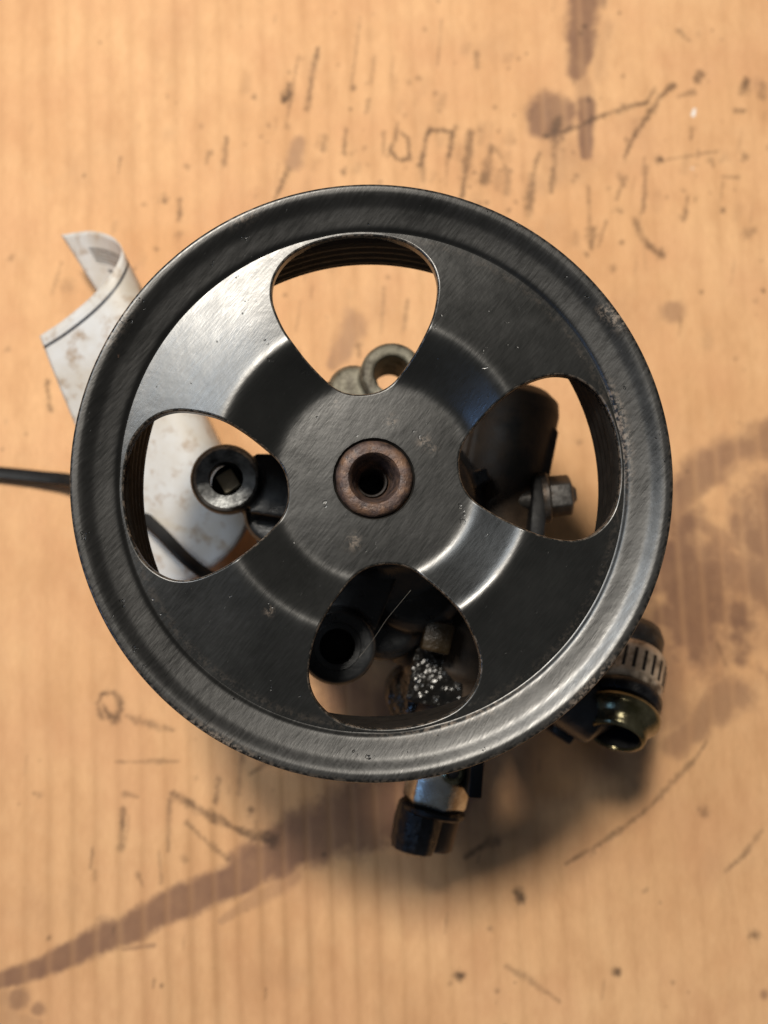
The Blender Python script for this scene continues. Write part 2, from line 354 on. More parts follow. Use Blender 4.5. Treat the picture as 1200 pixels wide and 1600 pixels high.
    stroke(chalk, [(1086, 170, 3), (1084, 178, 4)], 1.0, .5, .3); stroke(chalk, [(1083, 262, 3)], .35, .5, .3)
    # flutes: soft ridges with narrow valleys, stronger towards the lower left
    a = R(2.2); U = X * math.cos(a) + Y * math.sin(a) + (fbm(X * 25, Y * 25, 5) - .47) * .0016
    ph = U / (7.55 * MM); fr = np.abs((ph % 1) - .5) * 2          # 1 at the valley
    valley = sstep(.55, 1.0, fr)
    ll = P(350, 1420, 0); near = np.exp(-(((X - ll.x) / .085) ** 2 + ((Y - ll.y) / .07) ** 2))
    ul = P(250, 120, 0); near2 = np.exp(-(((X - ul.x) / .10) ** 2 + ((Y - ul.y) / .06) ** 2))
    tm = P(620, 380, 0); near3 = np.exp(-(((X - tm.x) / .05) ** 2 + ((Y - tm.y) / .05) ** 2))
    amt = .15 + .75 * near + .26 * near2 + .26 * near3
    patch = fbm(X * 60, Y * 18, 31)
    flute = (.55 * sstep(.0, 1.0, fr) + .45 * sstep(.55, 1.0, fr)) * np.clip(amt, 0, 1.1) * (.35 + 1.1 * patch)  # groove dirt and soft shading of the ridges, both carried in the colour
    edge = np.minimum(1, np.minimum.reduce([X - xs[7], xs[-8] - X, Y - ys[7], ys[-8] - Y]) / .01)
    far = edge > -.5
    Z = -.00034 * valley * np.clip(amt, 0, 1) + .0009 * (fbm(X * 14, Y * 14, 41) - .5) + .00012 * (fbm(X * 400, Y * 160, 51) - .5) - .00006 * grime
    Z = np.where(edge > 0, Z, 0) - .0004
    me = bpy.data.meshes.new('cardboard_sheet')
    ii = np.arange(nx * ny).reshape(ny, nx)
    q = np.stack([ii[:-1, :-1], ii[:-1, 1:], ii[1:, 1:], ii[1:, :-1]], -1).reshape(-1)
    nf = len(q) // 4
    me.vertices.add(nx * ny); me.vertices.foreach_set('co', np.stack([X, Y, Z], 1).ravel())
    me.loops.add(nf * 4); me.loops.foreach_set('vertex_index', q)
    me.polygons.add(nf); me.polygons.foreach_set('loop_start', np.arange(0, nf * 4, 4))
    me.polygons.foreach_set('use_smooth', np.ones(nf, bool)); me.update(calc_edges=True)
    grime *= np.clip(.25 + 1.5 * fbm(X * 420, Y * 260, 61), 0, 1.1)
    stain_shade *= 1 - .22 * sstep(.5, 1.0, fr) + .25 * (fbm(X * 90, Y * 40, 71) - .5)
    stain_shade = np.clip(stain_shade, 0, 1)
    for nm, ar in (('stain_shade', stain_shade), ('grime', grime), ('flute', flute), ('chalk', chalk)):
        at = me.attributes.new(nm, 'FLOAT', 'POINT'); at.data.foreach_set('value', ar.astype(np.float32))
    g = NT('brown_cardboard'); v = g.coords(); vs = g.coords((900, 260, 300), R(-2))
    fib = g.noise(vs, 1.0, 5, .6); big = g.noise(v, 16, 4); mid = g.noise(v, 120, 5, .6)
    col = g.mix(g.ramp(big, [(.3, 0.0), (.7, 1.0)]), (.66, .358, .172), (.79, .475, .242))
    col = g.mix(g.math('MULTIPLY', g.ramp(fib, [(.35, 0.0), (.75, 1.0)]), .30), col, (.50, .265, .12))
    col = g.mix(g.math('MULTIPLY', g.ramp(mid, [(.5, 0.0), (.72, 1.0)]), .22), col, (.76, .47, .25))
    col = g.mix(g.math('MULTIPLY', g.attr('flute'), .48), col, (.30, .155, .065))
    stk = g.noise(g.coords((420, 22, 60), R(-2.2)), 1.0, 4, .6)
    col = g.mix(g.math('MULTIPLY', g.ramp(stk, [(.40, 0.0), (.70, 1.0)]), .08), col, (.47, .245, .112))
    mot = g.noise(g.coords((110, 45, 60), R(-3)), 1.0, 4, .6); bl = g.noise(v, 34, 3, .5)
    col = g.mix(g.math('MULTIPLY', g.ramp(mot, [(.46, 0.0), (.68, 1.0)]), .34), col, (.47, .235, .105))
    col = g.mix(g.math('MULTIPLY', g.ramp(bl, [(.46, 0.0), (.66, 1.0)]), .30), col, (.58, .285, .145))
    stn = g.math('MULTIPLY', g.attr('stain_shade'), g.ramp(mid, [(.2, .80), (.8, 1.0)]))
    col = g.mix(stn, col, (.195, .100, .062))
    col = g.mix(g.math('MULTIPLY', g.attr('grime'), .86), col, (.035, .022, .016))
    col = g.mix(g.attr('chalk'), col, (.8, .78, .74))
    g.l(col, g.b.inputs['Base Color']); g.b.inputs['Roughness'].default_value = .72
    g.l(g.ramp(stn, [(0, .78), (1, .52)]), g.b.inputs['Roughness']); g.b.inputs['Specular IOR Level'].default_value = .25
    g.l(g.bump(fib, .22, .0003), g.b.inputs['Normal'])
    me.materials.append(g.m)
    o = bpy.data.objects.new('cardboard_sheet', me); link(o); o['kind'] = 'structure'
    o['label'] = 'corrugated brown cardboard sheet with oil stains under the pump'
build_cardboard()

# ------------------------------------------------------------------ pump
pump = thing('power_steering_pump', (0, 0, 0), 'black power steering pump standing face up with a large four slot pulley on brown cardboard', 'pump')

# -- pulley web: pressed dish, centre sunk inside a raised ring
rr = np.arange(0, 420, .5)
prof = np.interp(rr, [0, 160, 168, 240, 250, 275, 300, 325, 350, 376, 388, 393, 420], [-6.0, -6.0, -5.75, .3, .55, -.05, -.60, -1.02, -1.35, -1.62, -1.74, -1.8, -1.8])
kern = np.exp(-.5 * (np.arange(-40, 41) * .5 / 7.5) ** 2); kern /= kern.sum()
prof = np.convolve(np.pad(prof, 40, mode='edge'), kern, 'valid')
dprof = np.gradient(prof * MM, rr * K)
def web_z(r): return ZP + np.interp(r / K, rr, prof) * MM
def web_s(r): return np.interp(r / K, rr, dprof)

def slot_outline():
    half = [(138, 0), (141, 24), (151, 45), (170, 66), (200, 92), (235, 114), (270, 127), (300, 132), (328, 127), (352, 112), (370, 90), (381, 62), (387, 32), (389, 0)]
    pts = half + [(a, -b) for a, b in half[-2:0:-1]]
    n = len(pts); out = []
    for i in range(n):
        p0, p1, p2, p3 = (np.array(pts[(i + k) % n], float) for k in (-1, 0, 1, 2))
        for t in np.linspace(0, 1, 8, endpoint=False):
            out.append(.5 * ((2 * p1) + (-p0 + p2) * t + (2 * p0 - 5 * p1 + 4 * p2 - p3) * t * t + (-p0 + 3 * p1 - 3 * p2 + p3) * t ** 3))
    return np.array(out) * K
def build_web(parent):
    base = slot_outline(); slots = []
    for az in (96, 6, -84, 186):
        c, s = math.cos(R(az)), math.sin(R(az)); slots.append(base @ np.array([[c, s], [-s, c]]))
    RI, RO = 66 * K, 394 * K; BV = .55 * MM
    verts = []; tilt = []; edges = []; loops = []
    def addp(p, out=(0, 0), th=0, drop=0): verts.append(p); tilt.append((out[0], out[1], th, drop)); return len(verts) - 1
    for sl in slots:
        tg = np.roll(sl, -1, 0) - np.roll(sl, 1, 0); tg /= np.linalg.norm(tg, axis=1)[:, None]
        nrm = np.stack([tg[:, 1], -tg[:, 0]], 1)
        if np.dot(nrm[0], sl[0] - sl.mean(0)) < 0: nrm = -nrm        # pointing out of the slot, into the metal
        for d in (0, .06, .16, .3, .45, .6, .85):
            dd = d * MM; th = math.acos(min(1, max(0, 1 - (BV - dd) / BV))) if False else 0
            u = max(0, BV - dd); th = math.asin(min(.98, u / BV)); drop = BV - math.sqrt(max(0, BV * BV - u * u)); drop = min(drop, .85 * BV)
            ids = [addp(tuple(p + n_ * dd), (-n_[0], -n_[1]), th, drop) for p, n_ in zip(sl, nrm)]
            if d == 0:
                loops.append(ids); edges += [(ids[i], ids[(i + 1) % len(ids)]) for i in range(len(ids))]
    sl_arr = [np.array(s_) for s_ in slots]
    def inside(px_, py_, poly):
        x, y = poly[:, 0], poly[:, 1]; x2, y2 = np.roll(x, -1), np.roll(y, -1)
        c = ((y[None] > py_[:, None]) != (y2[None] > py_[:, None])) & (px_[:, None] < (x2 - x)[None] * (py_[:, None] - y[None]) / (y2 - y + 1e-15)[None] + x[None])
        return c.sum(1) % 2 == 1
    rs = np.concatenate([np.linspace(RI, 150 * K, 14), np.arange(153, 270, 3) * K, np.arange(270, 394, 3.5) * K, [RO]])
    pts = np.array([(r * math.cos(t), r * math.sin(t)) for k, r in enumerate(rs) for t in np.linspace(0, 2 * math.pi, 300 if r > 150 * K else 140, endpoint=False) + (k % 2) * .01])
    keep = np.ones(len(pts), bool)
    for s_ in sl_arr:
        keep &= ~inside(pts[:, 0], pts[:, 1], s_)
        d = np.min(np.hypot(pts[:, None, 0] - s_[None, ::2, 0], pts[:, None, 1] - s_[None, ::2, 1]), axis=1)
        keep &= d > 1.15 * MM
    rad = np.hypot(pts[:, 0], pts[:, 1]); keep |= False
    for p in pts[keep]: addp(tuple(p))
    vo, eo, fo, ov, oe, of = delaunay_2d_cdt([Vector(p) for p in verts], edges, [], 0, 1e-9)
    V2 = np.array([tuple(p) for p in vo]); src = [o_[0] if o_ else -1 for o_ in ov]
    T = np.array([tilt[i] if i >= 0 else (0, 0, 0, 0) for i in src])
    tri = np.array([tuple(f) for f in fo]); cen = V2[tri].mean(1)
    ok = np.hypot(cen[:, 0], cen[:, 1]) > RI * .995
    for s_ in sl_arr: ok &= ~inside(cen[:, 0], cen[:, 1], s_)
    tri = tri[ok]
    r = np.hypot(V2[:, 0], V2[:, 1]); z = web_z(r) - T[:, 3]; s = web_s(r)
    N = np.stack([-s * V2[:, 0] / r, -s * V2[:, 1] / r, np.ones_like(r)], 1); N /= np.linalg.norm(N, axis=1)[:, None]
    N = N * np.cos(T[:, 2])[:, None] + np.stack([T[:, 0], T[:, 1], 0 * r], 1) * np.sin(T[:, 2])[:, None]
    n = len(V2); TH = 2.6 * MM
    top = np.column_stack([V2, z]); bot = np.column_stack([V2, web_z(r) - TH])
    inv = {sidx: k for k, sidx in enumerate(src)}
    allv = [top, bot]; alln = [N, -N * np.array([1, 1, 1])]
    faces = [tuple(t) for t in tri] + [(t[2] + n, t[1] + n, t[0] + n) for t in tri]
    wear = [np.clip(1 - 0, 0, 1) * (T[:, 2] > .3) * .5, np.zeros(n)]
    wear[0] = wear[0] + np.exp(-((r / K - 386) / 5) ** 2) * .15
    m = 2 * n
    for ids in loops:
        L = len(ids); pk = [inv[i] for i in ids]
        o2 = T[pk][:, :2]; ns = np.column_stack([o2, np.zeros(L)])
        allv += [top[pk], bot[pk]]; alln += [ns, ns]; wear += [np.full(L, .45), np.full(L, .3)]
        for i in range(L):
            j = (i + 1) % L; faces.append((m + i, m + j, m + L + j, m + L + i))
        m += 2 * L
    for qx, qy, qr in ((27, 93, 9), (80, 60, 9), (94, 50, 6), (-33, -102, 10), (-28, -92, 5), (190, -150, 5), (-160, -210, 6), (-60, 120, 5)):
        wear[0] = np.maximum(wear[0], np.exp(-((V2[:, 0] / K - qx) ** 2 + (V2[:, 1] / K - qy) ** 2) / qr ** 2))
    allv = np.concatenate(allv); alln = np.concatenate(alln); wear = np.concatenate(wear)
    me = bpy.data.meshes.new('pulley'); me.from_pydata(allv.tolist(), [], faces); me.update()
    me.polygons.foreach_set('use_smooth', [True] * len(me.polygons))
    # make wall faces point into the slot
    bm = bmesh.new(); bm.from_mesh(me); bm.faces.ensure_lookup_table()
    nt = 2 * len(tri)
    for f in bm.faces[nt:]:
        if f.normal.dot(Vector(alln[f.verts[0].index])) < 0: f.normal_flip()
    for f in bm.faces[:len(tri)]:
        if f.normal.z < 0: f.normal_flip()
    for f in bm.faces[len(tri):nt]:
        if f.normal.z > 0: f.normal_flip()
    bm.to_mesh(me); bm.free()
    at = me.attributes.new('wear', 'FLOAT', 'POINT'); at.data.foreach_set('value', wear.astype(np.float32))
    me.normals_split_custom_set_from_vertices(alln.tolist())
    me.materials.append(M['paint'])
    o = bpy.data.objects.new('pulley', me); return link(o, parent)
pulley = build_web(pump); pulley.location = (2.5 * K, -2.5 * K, 0); pulley.scale = (1.008, 1.008, 1)

# -- rim with belt grooves
def build_rim(parent):
    ctrl = [(393, -1.95), (396, -1.8), (401, -1.3), (418, -.75), (433, -.2), (447, .8), (453, 1.1), (461.5, 1.25), (465, 1.05), (466.6, .2), (467, -1.0)]
    cr = np.array([c[0] for c in ctrl]); cz = np.array([c[1] for c in ctrl])
    # smooth the face profile along its length
    t = np.linspace(0, 1, len(ctrl)); tt = np.linspace(0, 1, 240)
    R_ = np.interp(tt, t, cr); Z_ = np.interp(tt, t, cz)
    k = np.exp(-.5 * (np.arange(-24, 25) / 5) ** 2); k /= k.sum()
    R_ = np.convolve(np.pad(R_, 24, mode='reflect', reflect_type='odd'), k, 'valid'); Z_ = np.convolve(np.pad(Z_, 24, mode='reflect', reflect_type='odd'), k, 'valid')
    pr = [(a * K, b * MM) for a, b in zip(R_[::4], Z_[::4])]
    pr += [(467 * K, -2.0 * MM), (460 * K, -2.6 * MM)]
    z = -3.0
    for i in range(4):
        pr += [(440 * K, (z - .3) * MM), (437 * K, (z - 1.1) * MM), (437 * K, (z - 1.5) * MM), (454 * K, (z - 2.7) * MM), (454 * K, (z - 3.1) * MM)]; z -= 3.3
    pr += [(462 * K, (z - .3) * MM), (463 * K, (z - 2.2) * MM), (425 * K, (z - 2.6) * MM), (389 * K, (z - 2.4) * MM), (384 * K, (z - 1.9) * MM)]
    zi = z - 1.2
    for i in range(4):
        pr += [(385 * K, zi * MM), (383.2 * K, (zi + .9) * MM), (383.2 * K, (zi + 1.7) * MM), (385 * K, (zi + 2.6) * MM)]; zi += 3.3
    pr += [(384 * K, -4.2 * MM), (389 * K, -3.0 * MM)]
    mb = MB().lathe(pr, (0, 0, ZP), (0, 0, 1), 320)
    o = mb.build('rim', M['rim'], parent, angle=50)
    me = o.data; me.materials.append(M['recess_shade'])
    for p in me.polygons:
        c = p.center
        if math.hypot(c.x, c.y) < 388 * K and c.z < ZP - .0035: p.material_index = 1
    co = np.empty(len(me.vertices) * 3); me.vertices.foreach_get('co', co); co = co.reshape(-1, 3)
    r = np.hypot(co[:, 0], co[:, 1]) / K; az = np.arctan2(co[:, 1], co[:, 0])
    we = np.exp(-((r - 465) / 4) ** 2) * .4
    for a0, w0, r0 in ((R(33), .035, 455), (R(36), .02, 448), (R(205), .05, 458), (R(214), .03, 455), (R(117), .05, 460), (R(-45), .12, 463), (R(6), .16, 399), (R(16), .10, 400), (R(34), .03, 459), (R(-70), .25, 398), (R(-120), .12, 463), (R(150), .1, 463)):
        we += np.exp(-((az - a0) / w0) ** 2 - ((r - r0) / 9) ** 2) * .9
    at = me.attributes.new('wear', 'FLOAT', 'POINT'); at.data.foreach_set('value', np.clip(we, 0, 1).astype(np.float32))
    return o
rim = build_rim(pulley); rim.location = (0, 0, 0)

# -- hub: rusty collar in the sunk centre, bored shaft
hz = ZP - 6.0 * MM
col = MB().lathe([(25 * K, -9 * MM), (26 * K, -7.5 * MM), (34 * K, -2.5 * MM), (38.5 * K, .3 * MM), (41.5 * K, .9 * MM), (50 * K, 1.0 * MM), (57 * K, .7 * MM), (61.5 * K, -.3 * MM), (62 * K, -9 * MM)],
                 (0, 0, hz), (0, 0, 1), 96, mod=lambda t, h: 1 + .006 * math.sin(3 * t + 1) + .004 * math.sin(11 * t)).build('hub_collar', M['hub'], pulley, 45)
MB().lathe([(62 * K, -2.2 * MM), (62 * K, -1.0 * MM), (64.5 * K, -.75 * MM), (66.0 * K, -.25 * MM), (67.3 * K, .03 * MM), (68 * K, -.2 * MM), (68 * K, -2.2 * MM)], (0, 0, hz), (0, 0, 1), 120).build('hub_lip', M['recess_shade'], pulley, 60)
MB().lathe([(21 * K, -26 * MM), (21.5 * K, -9.0 * MM), (23 * K, -8.3 * MM), (25.5 * K, -8.1 * MM), (25.6 * K, -26 * MM)], (0, 0, hz), (0, 0, 1), 64).build('drive_shaft', M['bore'], pump, 40)
MB().lathe([(3 * K, -25 * MM), (0.5 * K, -24 * MM), (22 * K, -24 * MM), (22 * K, -25 * MM)], (0, 0, hz), (0, 0, 1), 48).build('shaft_bore', M['cavity'], pump, 40)

# -- cast housing under the pulley
mb = MB()
mb.solid([(8 * MM, 79 * MM), (15 * MM, 78.5 * MM), (17 * MM, 76 * MM), (24 * MM, 70 * MM), (27 * MM, 64 * MM), (27 * MM, 30 * MM), (31 * MM, 27 * MM), (31 * MM, 4 * MM), (28 * MM, 1.0 * MM)], (.004, -.004, 0), (0, 0, 1), 72)
for k in range(6):
    a = R(20 + 60 * k); mb.box((.004 + 27 * MM * math.cos(a), -.004 + 27 * MM * math.sin(a), .048), 5 * MM, 4 * MM, 40 * MM, Matrix.Rotation(a, 3, 'Z'))
for px_, py_, z_, r_ in ((600, 962, .064, 12), (650, 905, .070, 14), (640, 985, .056, 10)):
    c = P(px_, py_, z_); mb.solid([(r_ * MM, -.045), (r_ * MM, -.003), ((r_ - 3) * MM, 0)], c, (0, 0, 1), 40)
mb.prism([tuple(P(x, y, .060))[:2] for x, y in ((398, 812), (440, 775), (575, 880), (560, 985), (520, 1000), (455, 960), (404, 890))], .050, .060)  # plate joining two ears; its hidden span is added to block light below
mb.prism([tuple(P(x, y, .052))[:2] for x, y in ((690, 850), (715, 640), (790, 590), (830, 640), (790, 860))], .02, .052)
mb.build('housing', M['black_cast'], pump, remesh=.8 * MM, smooth=3)

def ear(name, px_, py_, z1, z0, ro, ri, mat, arm_to, arm_w, extra=None, tilt=None):
    c = P(px_, py_, z1); ro *= PX(z1); ri *= PX(z1)
    ax = Vector(tilt or (0, 0, 1)).normalized(); h = z1 - z0
    mb = MB().lathe([(ri, -h), (ri, -.4 * MM), (ri + .5 * MM, 0), (ro - 1.0 * MM, 0), (ro, -1.2 * MM), (ro, -h)], c, ax, 56)
    t = Vector((arm_to[0], arm_to[1], 0)); d = Vector((t.x - c.x, t.y - c.y, 0)); L = d.length; d /= L; n = Vector((-d.y, d.x, 0))
    s0 = c + d * (ri + 1.2 * MM); e = c + d * L
    pts = [s0 + n * ro * .85, s0 - n * ro * .85, e - n * arm_w, e + n * arm_w]
    mb.prism([(p.x, p.y) for p in pts], z0 + 1 * MM, z1 - 3.0 * MM)
    if extra: extra(mb)
    o = mb.build(name, mat, pump, remesh=.45 * MM, smooth=3)
    return c, ro, ri
def top_extra(mb):
    c = P(552, 606, .066); mb.solid([(7.2 * MM, -.02), (7.0 * MM, -.003), (5.6 * MM, -.0006), (3 * MM, 0)], c, (0, 0, 1), 40)
    c2 = P(524, 622, .066); mb.solid([(6.5 * MM, -.02), (6.3 * MM, -.006), (4.6 * MM, -.003)], c2, (0, 0, 1), 40)
ear('mounting_ear', 613, 583, .070, .048, 51, 29, M['alu'], (.004, .0), 12 * MM, top_extra)
def left_extra(mb):
    a = P(428, 778, .066); mb.solid([(9.4 * MM, -.020), (9.4 * MM, -.002), (8 * MM, 0)], a, (0, 0, 1), 40)
    a = P(432, 800, .066); mb.solid([(9 * MM, -.03), (9 * MM, -.002), (8 * MM, 0)], a, (0, 0, 1), 40)
lc, lro, lri = ear('mounting_ear', 353, 748, .076, .065, 55, 32, M['black_cast'], (.0, -.0), 10 * MM, left_extra, tuple((CAM - P(353, 748, .076)).normalized() + Vector((-.03, .07, 0))))
MB().lathe([(lri - .9 * MM, -.0115), (lri - .9 * MM, .0004), (lri + 2.2 * MM, .0007), (lri + 2.9 * MM, .0001), (lri + .1 * MM, -.003), (lri + .1 * MM, -.0115)], lc, tuple((CAM - P(353, 748, .076)).normalized() + Vector((-.03, .07, 0))), 56).build('bolt_sleeve', M['sleeve'], pump, 40)
MB().solid([(lri, -.0112), (lri, -.0104), (lri - .4 * MM, -.0100)], lc, (0, 0, 1), 40).build('bore_back_disc', M['bore'], pump, 40)  # dark disc added to blacken the bore around the pale insert
MB().box(lc + Vector((0, 0, -.0055)), 4.6 * MM, 5.2 * MM, 3 * MM, Matrix.Rotation(R(32), 3, 'Z')).build('square_insert', M['pale'], pump, bevel=.4 * MM)
bc, bro, bri = ear('mounting_ear', 527, 1010, .078, .050, 60, 31, M['black_cast'], (.0, -.008), 12 * MM)
MB().lathe([(bri - .6 * MM, -.028), (bri - .6 * MM, .0003), (bri + .8 * MM, .0005), (bri + 1.2 * MM, -.0005), (bri + .1 * MM, -.002), (bri + .1 * MM, -.028)], bc, (0, 0, 1), 48).build('bolt_sleeve', M['black_cast'], pump, 40)
MB().solid([(bri, -.020), (bri, -.012), (bri - .5 * MM, -.0118)], bc, (0, 0, 1), 40).build('bore_shade_disc', M['bore'], pump, 40)  # dark disc added so the bore reads black, as in shade
# small bright pad on the bottom ear's shoulder
pc = P(545, 943, .074); MB().solid([(3.4 * MM, -.012), (3.4 * MM, -.001), (2.6 * MM, 0)], pc, (0, 0, 1), 24).build('cast_boss', M['alu'], pump, 40)

# -- flow valve barrel lying across, from upper right to the pressure port at the bottom
VZ = .052
va = P(808, 628, VZ); vb = P(688, 1180, VZ - .006)
vd = (vb - va).normalized(); VL = (vb - va).length
mb = MB(); rv = 12.5 * MM
mb.solid([(4 * MM, -2.5 * MM), (8 * MM, -2 * MM), (11.5 * MM, .5 * MM), (rv, 4 * MM), (rv, VL - 22 * MM), (11 * MM, VL - 20 * MM), (11 * MM, VL - 2 * MM), (9 * MM, VL)], va - vd * .002, vd, 64)
side = Vector((-vd.y, vd.x, 0)).normalized() * -1
if side.x > 0: side = -side
for f, wd in ((.22, 20), (.5, 26)):
    c = va + vd * VL * f + side * 16 * MM; ang = math.atan2(vd.y, vd.x)
    mb.box(c - Vector((0, 0, 6 * MM)), wd * MM, 28 * MM, 24 * MM, Matrix.Rotation(ang, 3, 'Z'))
mb.box(va + vd * .040 + Vector((.0005, 0, .004)), 66 * MM, 23.5 * MM, 10 * MM, Matrix.Rotation(math.atan2(vd.y, vd.x), 3, 'Z'))
mb.build('valve_barrel', M['brown_cast'], pump, remesh=.6 * MM, smooth=3)
# oily shoulder of the barrel seen through the lower slot
c = P(690, 1035, .060); ang = math.atan2(vd.y, vd.x)
mb = MB(); mb.box(c - Vector((0, 0, .012)), 24 * MM, 15 * MM, 22 * MM, Matrix.Rotation(ang, 3, 'Z'))
c = P(728, 1040, .054); mb.solid([(7.5 * MM, -.025), (7.5 * MM, -.003), (5 * MM, 0)], c, (0, 0, 1), 36)
for qx, qy, qr in ((716, 1088, 9), (655, 1092, 9), (690, 1075, 11), (738, 1065, 8)):
    c = P(qx, qy, .046); mb.solid([(qr * MM, -.025), (qr * MM, -.003), ((qr - 3) * MM, 0)], c, (0, 0, 1), 30)
c = P(668, 1075, .050); mb.box(c - Vector((0, 0, .008)), 14 * MM, 12 * MM, 18 * MM, Matrix.Rotation(ang + .2, 3, 'Z'))
osh = mb.build('oily_shoulder', M['wet'], pump, remesh=.55 * MM, smooth=6)
nv = len(osh.data.vertices); co = np.empty(nv * 3); osh.data.vertices.foreach_get('co', co); co = co.reshape(-1, 3)
co += rng.normal(0, .045 * MM, (nv, 3)) * (fbm(co[:, 0] * 500, co[:, 1] * 500, 81)[:, None] > .40); co[:, 2] += (fbm(co[:, 0] * 220, co[:, 1] * 220, 91) - .5) * 4 * MM
osh.data.vertices.foreach_set('co', co.ravel()); osh.data.polygons.foreach_set('use_smooth', [False] * len(osh.data.polygons)); osh.data.update()
c = P(683, 995, .066); mb = MB(); mb.box(c, 7.5 * MM, 8 * MM, 6 * MM, Matrix.Rotation(ang + R(90), 3, 'Z'))
mb.build('oily_lug', metal_mat('oily_brass_lug', (.020, .012, .004), (.040, .024, .008), (.3, .45), .1, .7, 300, None, .6, 1500, .8), pump, bevel=.8 * MM)

# -- hex bolt and its bracket in the right slot
bz = .060
b0 = P(845, 778, bz); bx = Vector((.97, .1, .12)).normalized()
mb = MB().solid([(4.4 * MM, 6.2 * MM), (5.6 * MM, 5.6 * MM), (5.8 * MM, .2 * MM), (5.2 * MM, 0)], b0 + bx * .0022, bx, 6, ref=(0, .5, 1))
bolt = mb.build('hex_bolt', M['bolt'], pump, 30, bevel=.35 * MM)
MB().solid([(7 * MM, 0), (7 * MM, 1.6 * MM), (6.4 * MM, 2.0 * MM)], b0 + bx * .0002, bx, 40).build('bolt_flange', M['bolt'], bolt, 40)
MB().solid([(2.7 * MM, -.012), (2.7 * MM, .0085), (1.8 * MM, .0095)], b0, bx, 24).build('bolt_shank', M['bolt'], bolt, 40)
q0 = P(841, 745, bz); q1 = P(830, 900, bz)
br = MB(); dq = (q1 - q0); aq = math.atan2(dq.y, dq.x)
br.box((q0 + q1) / 2 - Vector((0, 0, .008)), dq.length, 4.2 * MM, 26 * MM, Matrix.Rotation(aq, 3, 'Z'))
br.build('side_bracket', M['cavity'], pump, bevel=1.0 * MM)
e0 = P(850, 690, .05); MB().box(e0 - Vector((.0005, 0, .004)), 2.2 * MM, 17 * MM, 20 * MM, Matrix.Rotation(R(-12), 3, 'Z')).build('cast_rib', M['brown_cast'], pump, bevel=.6 * MM)

# -- pressure port at the bottom: plated hex, black cap, dark strap
fz = .046
f0 = P(696, 1165, fz); f1 = P(664, 1320, fz); fd = (f1 - f0).normalized(); FL = (f1 - f0).length; u = PX(fz)
hexo = MB().solid([(44 * u, 0), (50 * u, 1.2 * MM), (50 * u, 84 * u - 1 * MM), (45 * u, 84 * u)], f0 + fd * 6 * u, fd, 6, ref=(.28, 0, 1)).build('port_nut', M['plate_steel'], pump, 30, bevel=.5 * MM)
hp = P(708, 1207, fz + .0095)
MB().lathe([(9 * u, -.004), (9 * u, .0006), (12 * u, .0011), (17 * u, .0006), (18 * u, -.004)], hp, (0, 0.05, 1), 32).build('weep_hole', M['brass'], hexo, 40)
MB().solid([(9 * u, -.003), (9 * u, .0002), (8 * u, .0003)], hp, (0, .05, 1), 24).build('hole_plug', M['bore'], hexo, 40)
MB().solid([(44 * u, 0), (50 * u, .5 * MM), (50 * u, 1.6 * MM), (45 * u, 2.2 * MM)], f0 + fd * 91 * u, fd, 48).build('port_washer', M['cap'], pump, 40)
k0 = P(660, 1252, fz)
MB().solid([(30 * u, 0), (35 * u, .8 * MM), (36 * u, 30 * u), (34 * u, 62 * u), (31 * u, 72 * u), (22 * u, 76 * u)], k0, fd, 40, mod=lambda t, h: 1 + .02 * math.cos(12 * t) + .025 * math.sin(3 * t + h * 900)).build('port_cap', M['cap'], pump, 25)
k1 = P(700, 1262, fz - .006)
MB().solid([(30 * u, 0), (31 * u, 1 * MM), (27 * u, 62 * u), (24 * u, 66 * u)], k1 + Vector((-.0012, 0, -.002)), fd, 32).build('port_stub', M['stub'], pump, 40)
s0 = P(742, 1160, .055); s1 = P(736, 1238, .055); ds = s1 - s0
MB().box((s0 + s1) / 2, ds.length, 3.6 * MM, 16 * MM, Matrix.Rotation(math.atan2(ds.y, ds.x), 3, 'Z')).build('port_bracket', M['plastic'], pump, bevel=.5 * MM)

# -- suction inlet at the lower right: collar with slots, beaded flared pipe
iz = .050
i1 = P(962, 1152, iz + .009); i0 = P(992, 1020, iz - .004)
idr = (i1 - i0); h = Vector((idr.x, idr.y, 0)).normalized(); idr = (h * .86 + Vector((0, 0, .51))).normalized(); u = PX(iz)
def at_(d): return i1 - idr * d
MB().lathe([(35 * u, -32 * u), (36 * u, -2 * u), (38 * u, 1 * u), (42 * u, 0), (44 * u, -6 * u), (45 * u, -16 * u), (50 * u, -22 * u), (58 * u, -30 * u), (60 * u, -38 * u), (56 * u, -46 * u), (44 * u, -52 * u), (40 * u, -66 * u), (30 * u, -66 * u)], i1, idr, 72).build('inlet_pipe', M['brass'], pump, 60)
MB().solid([(33 * u, -1.0 * u), (33.5 * u, -64 * u)], i1, idr, 48).v and None
mb = MB().lathe([(35.6 * u, -3 * u), (35.6 * u, -60 * u), (5 * u, -60 * u), (5 * u, -58 * u), (34.6 * u, -58 * u), (34.6 * u, -3 * u)], i1, idr, 48); mb.build('inlet_bore', M['cavity'], pump, 40)
MB().lathe([(38 * u, -54 * u), (52 * u, -54 * u), (57 * u, -60 * u), (57 * u, -70 * u), (52 * u, -76 * u), (38 * u, -76 * u)], i1, idr, 64).build('inlet_seal', M['cap'], pump, 40)
knurl = lambda t, hh: 1 - (.12 if (math.cos(22 * t) > .62 and -128 * u < hh < -92 * u) else 0)
MB().solid([(40 * u, -77 * u), (50 * u, -78 * u), (54 * u, -84 * u), (54 * u, -91 * u), (54 * u, -93 * u), (54 * u, -127 * u), (54 * u, -129 * u), (53 * u, -140 * u), (48 * u, -146 * u), (36 * u, -148 * u)], i1, idr, 96).build('inlet_collar', M['tan'], pump, 40)
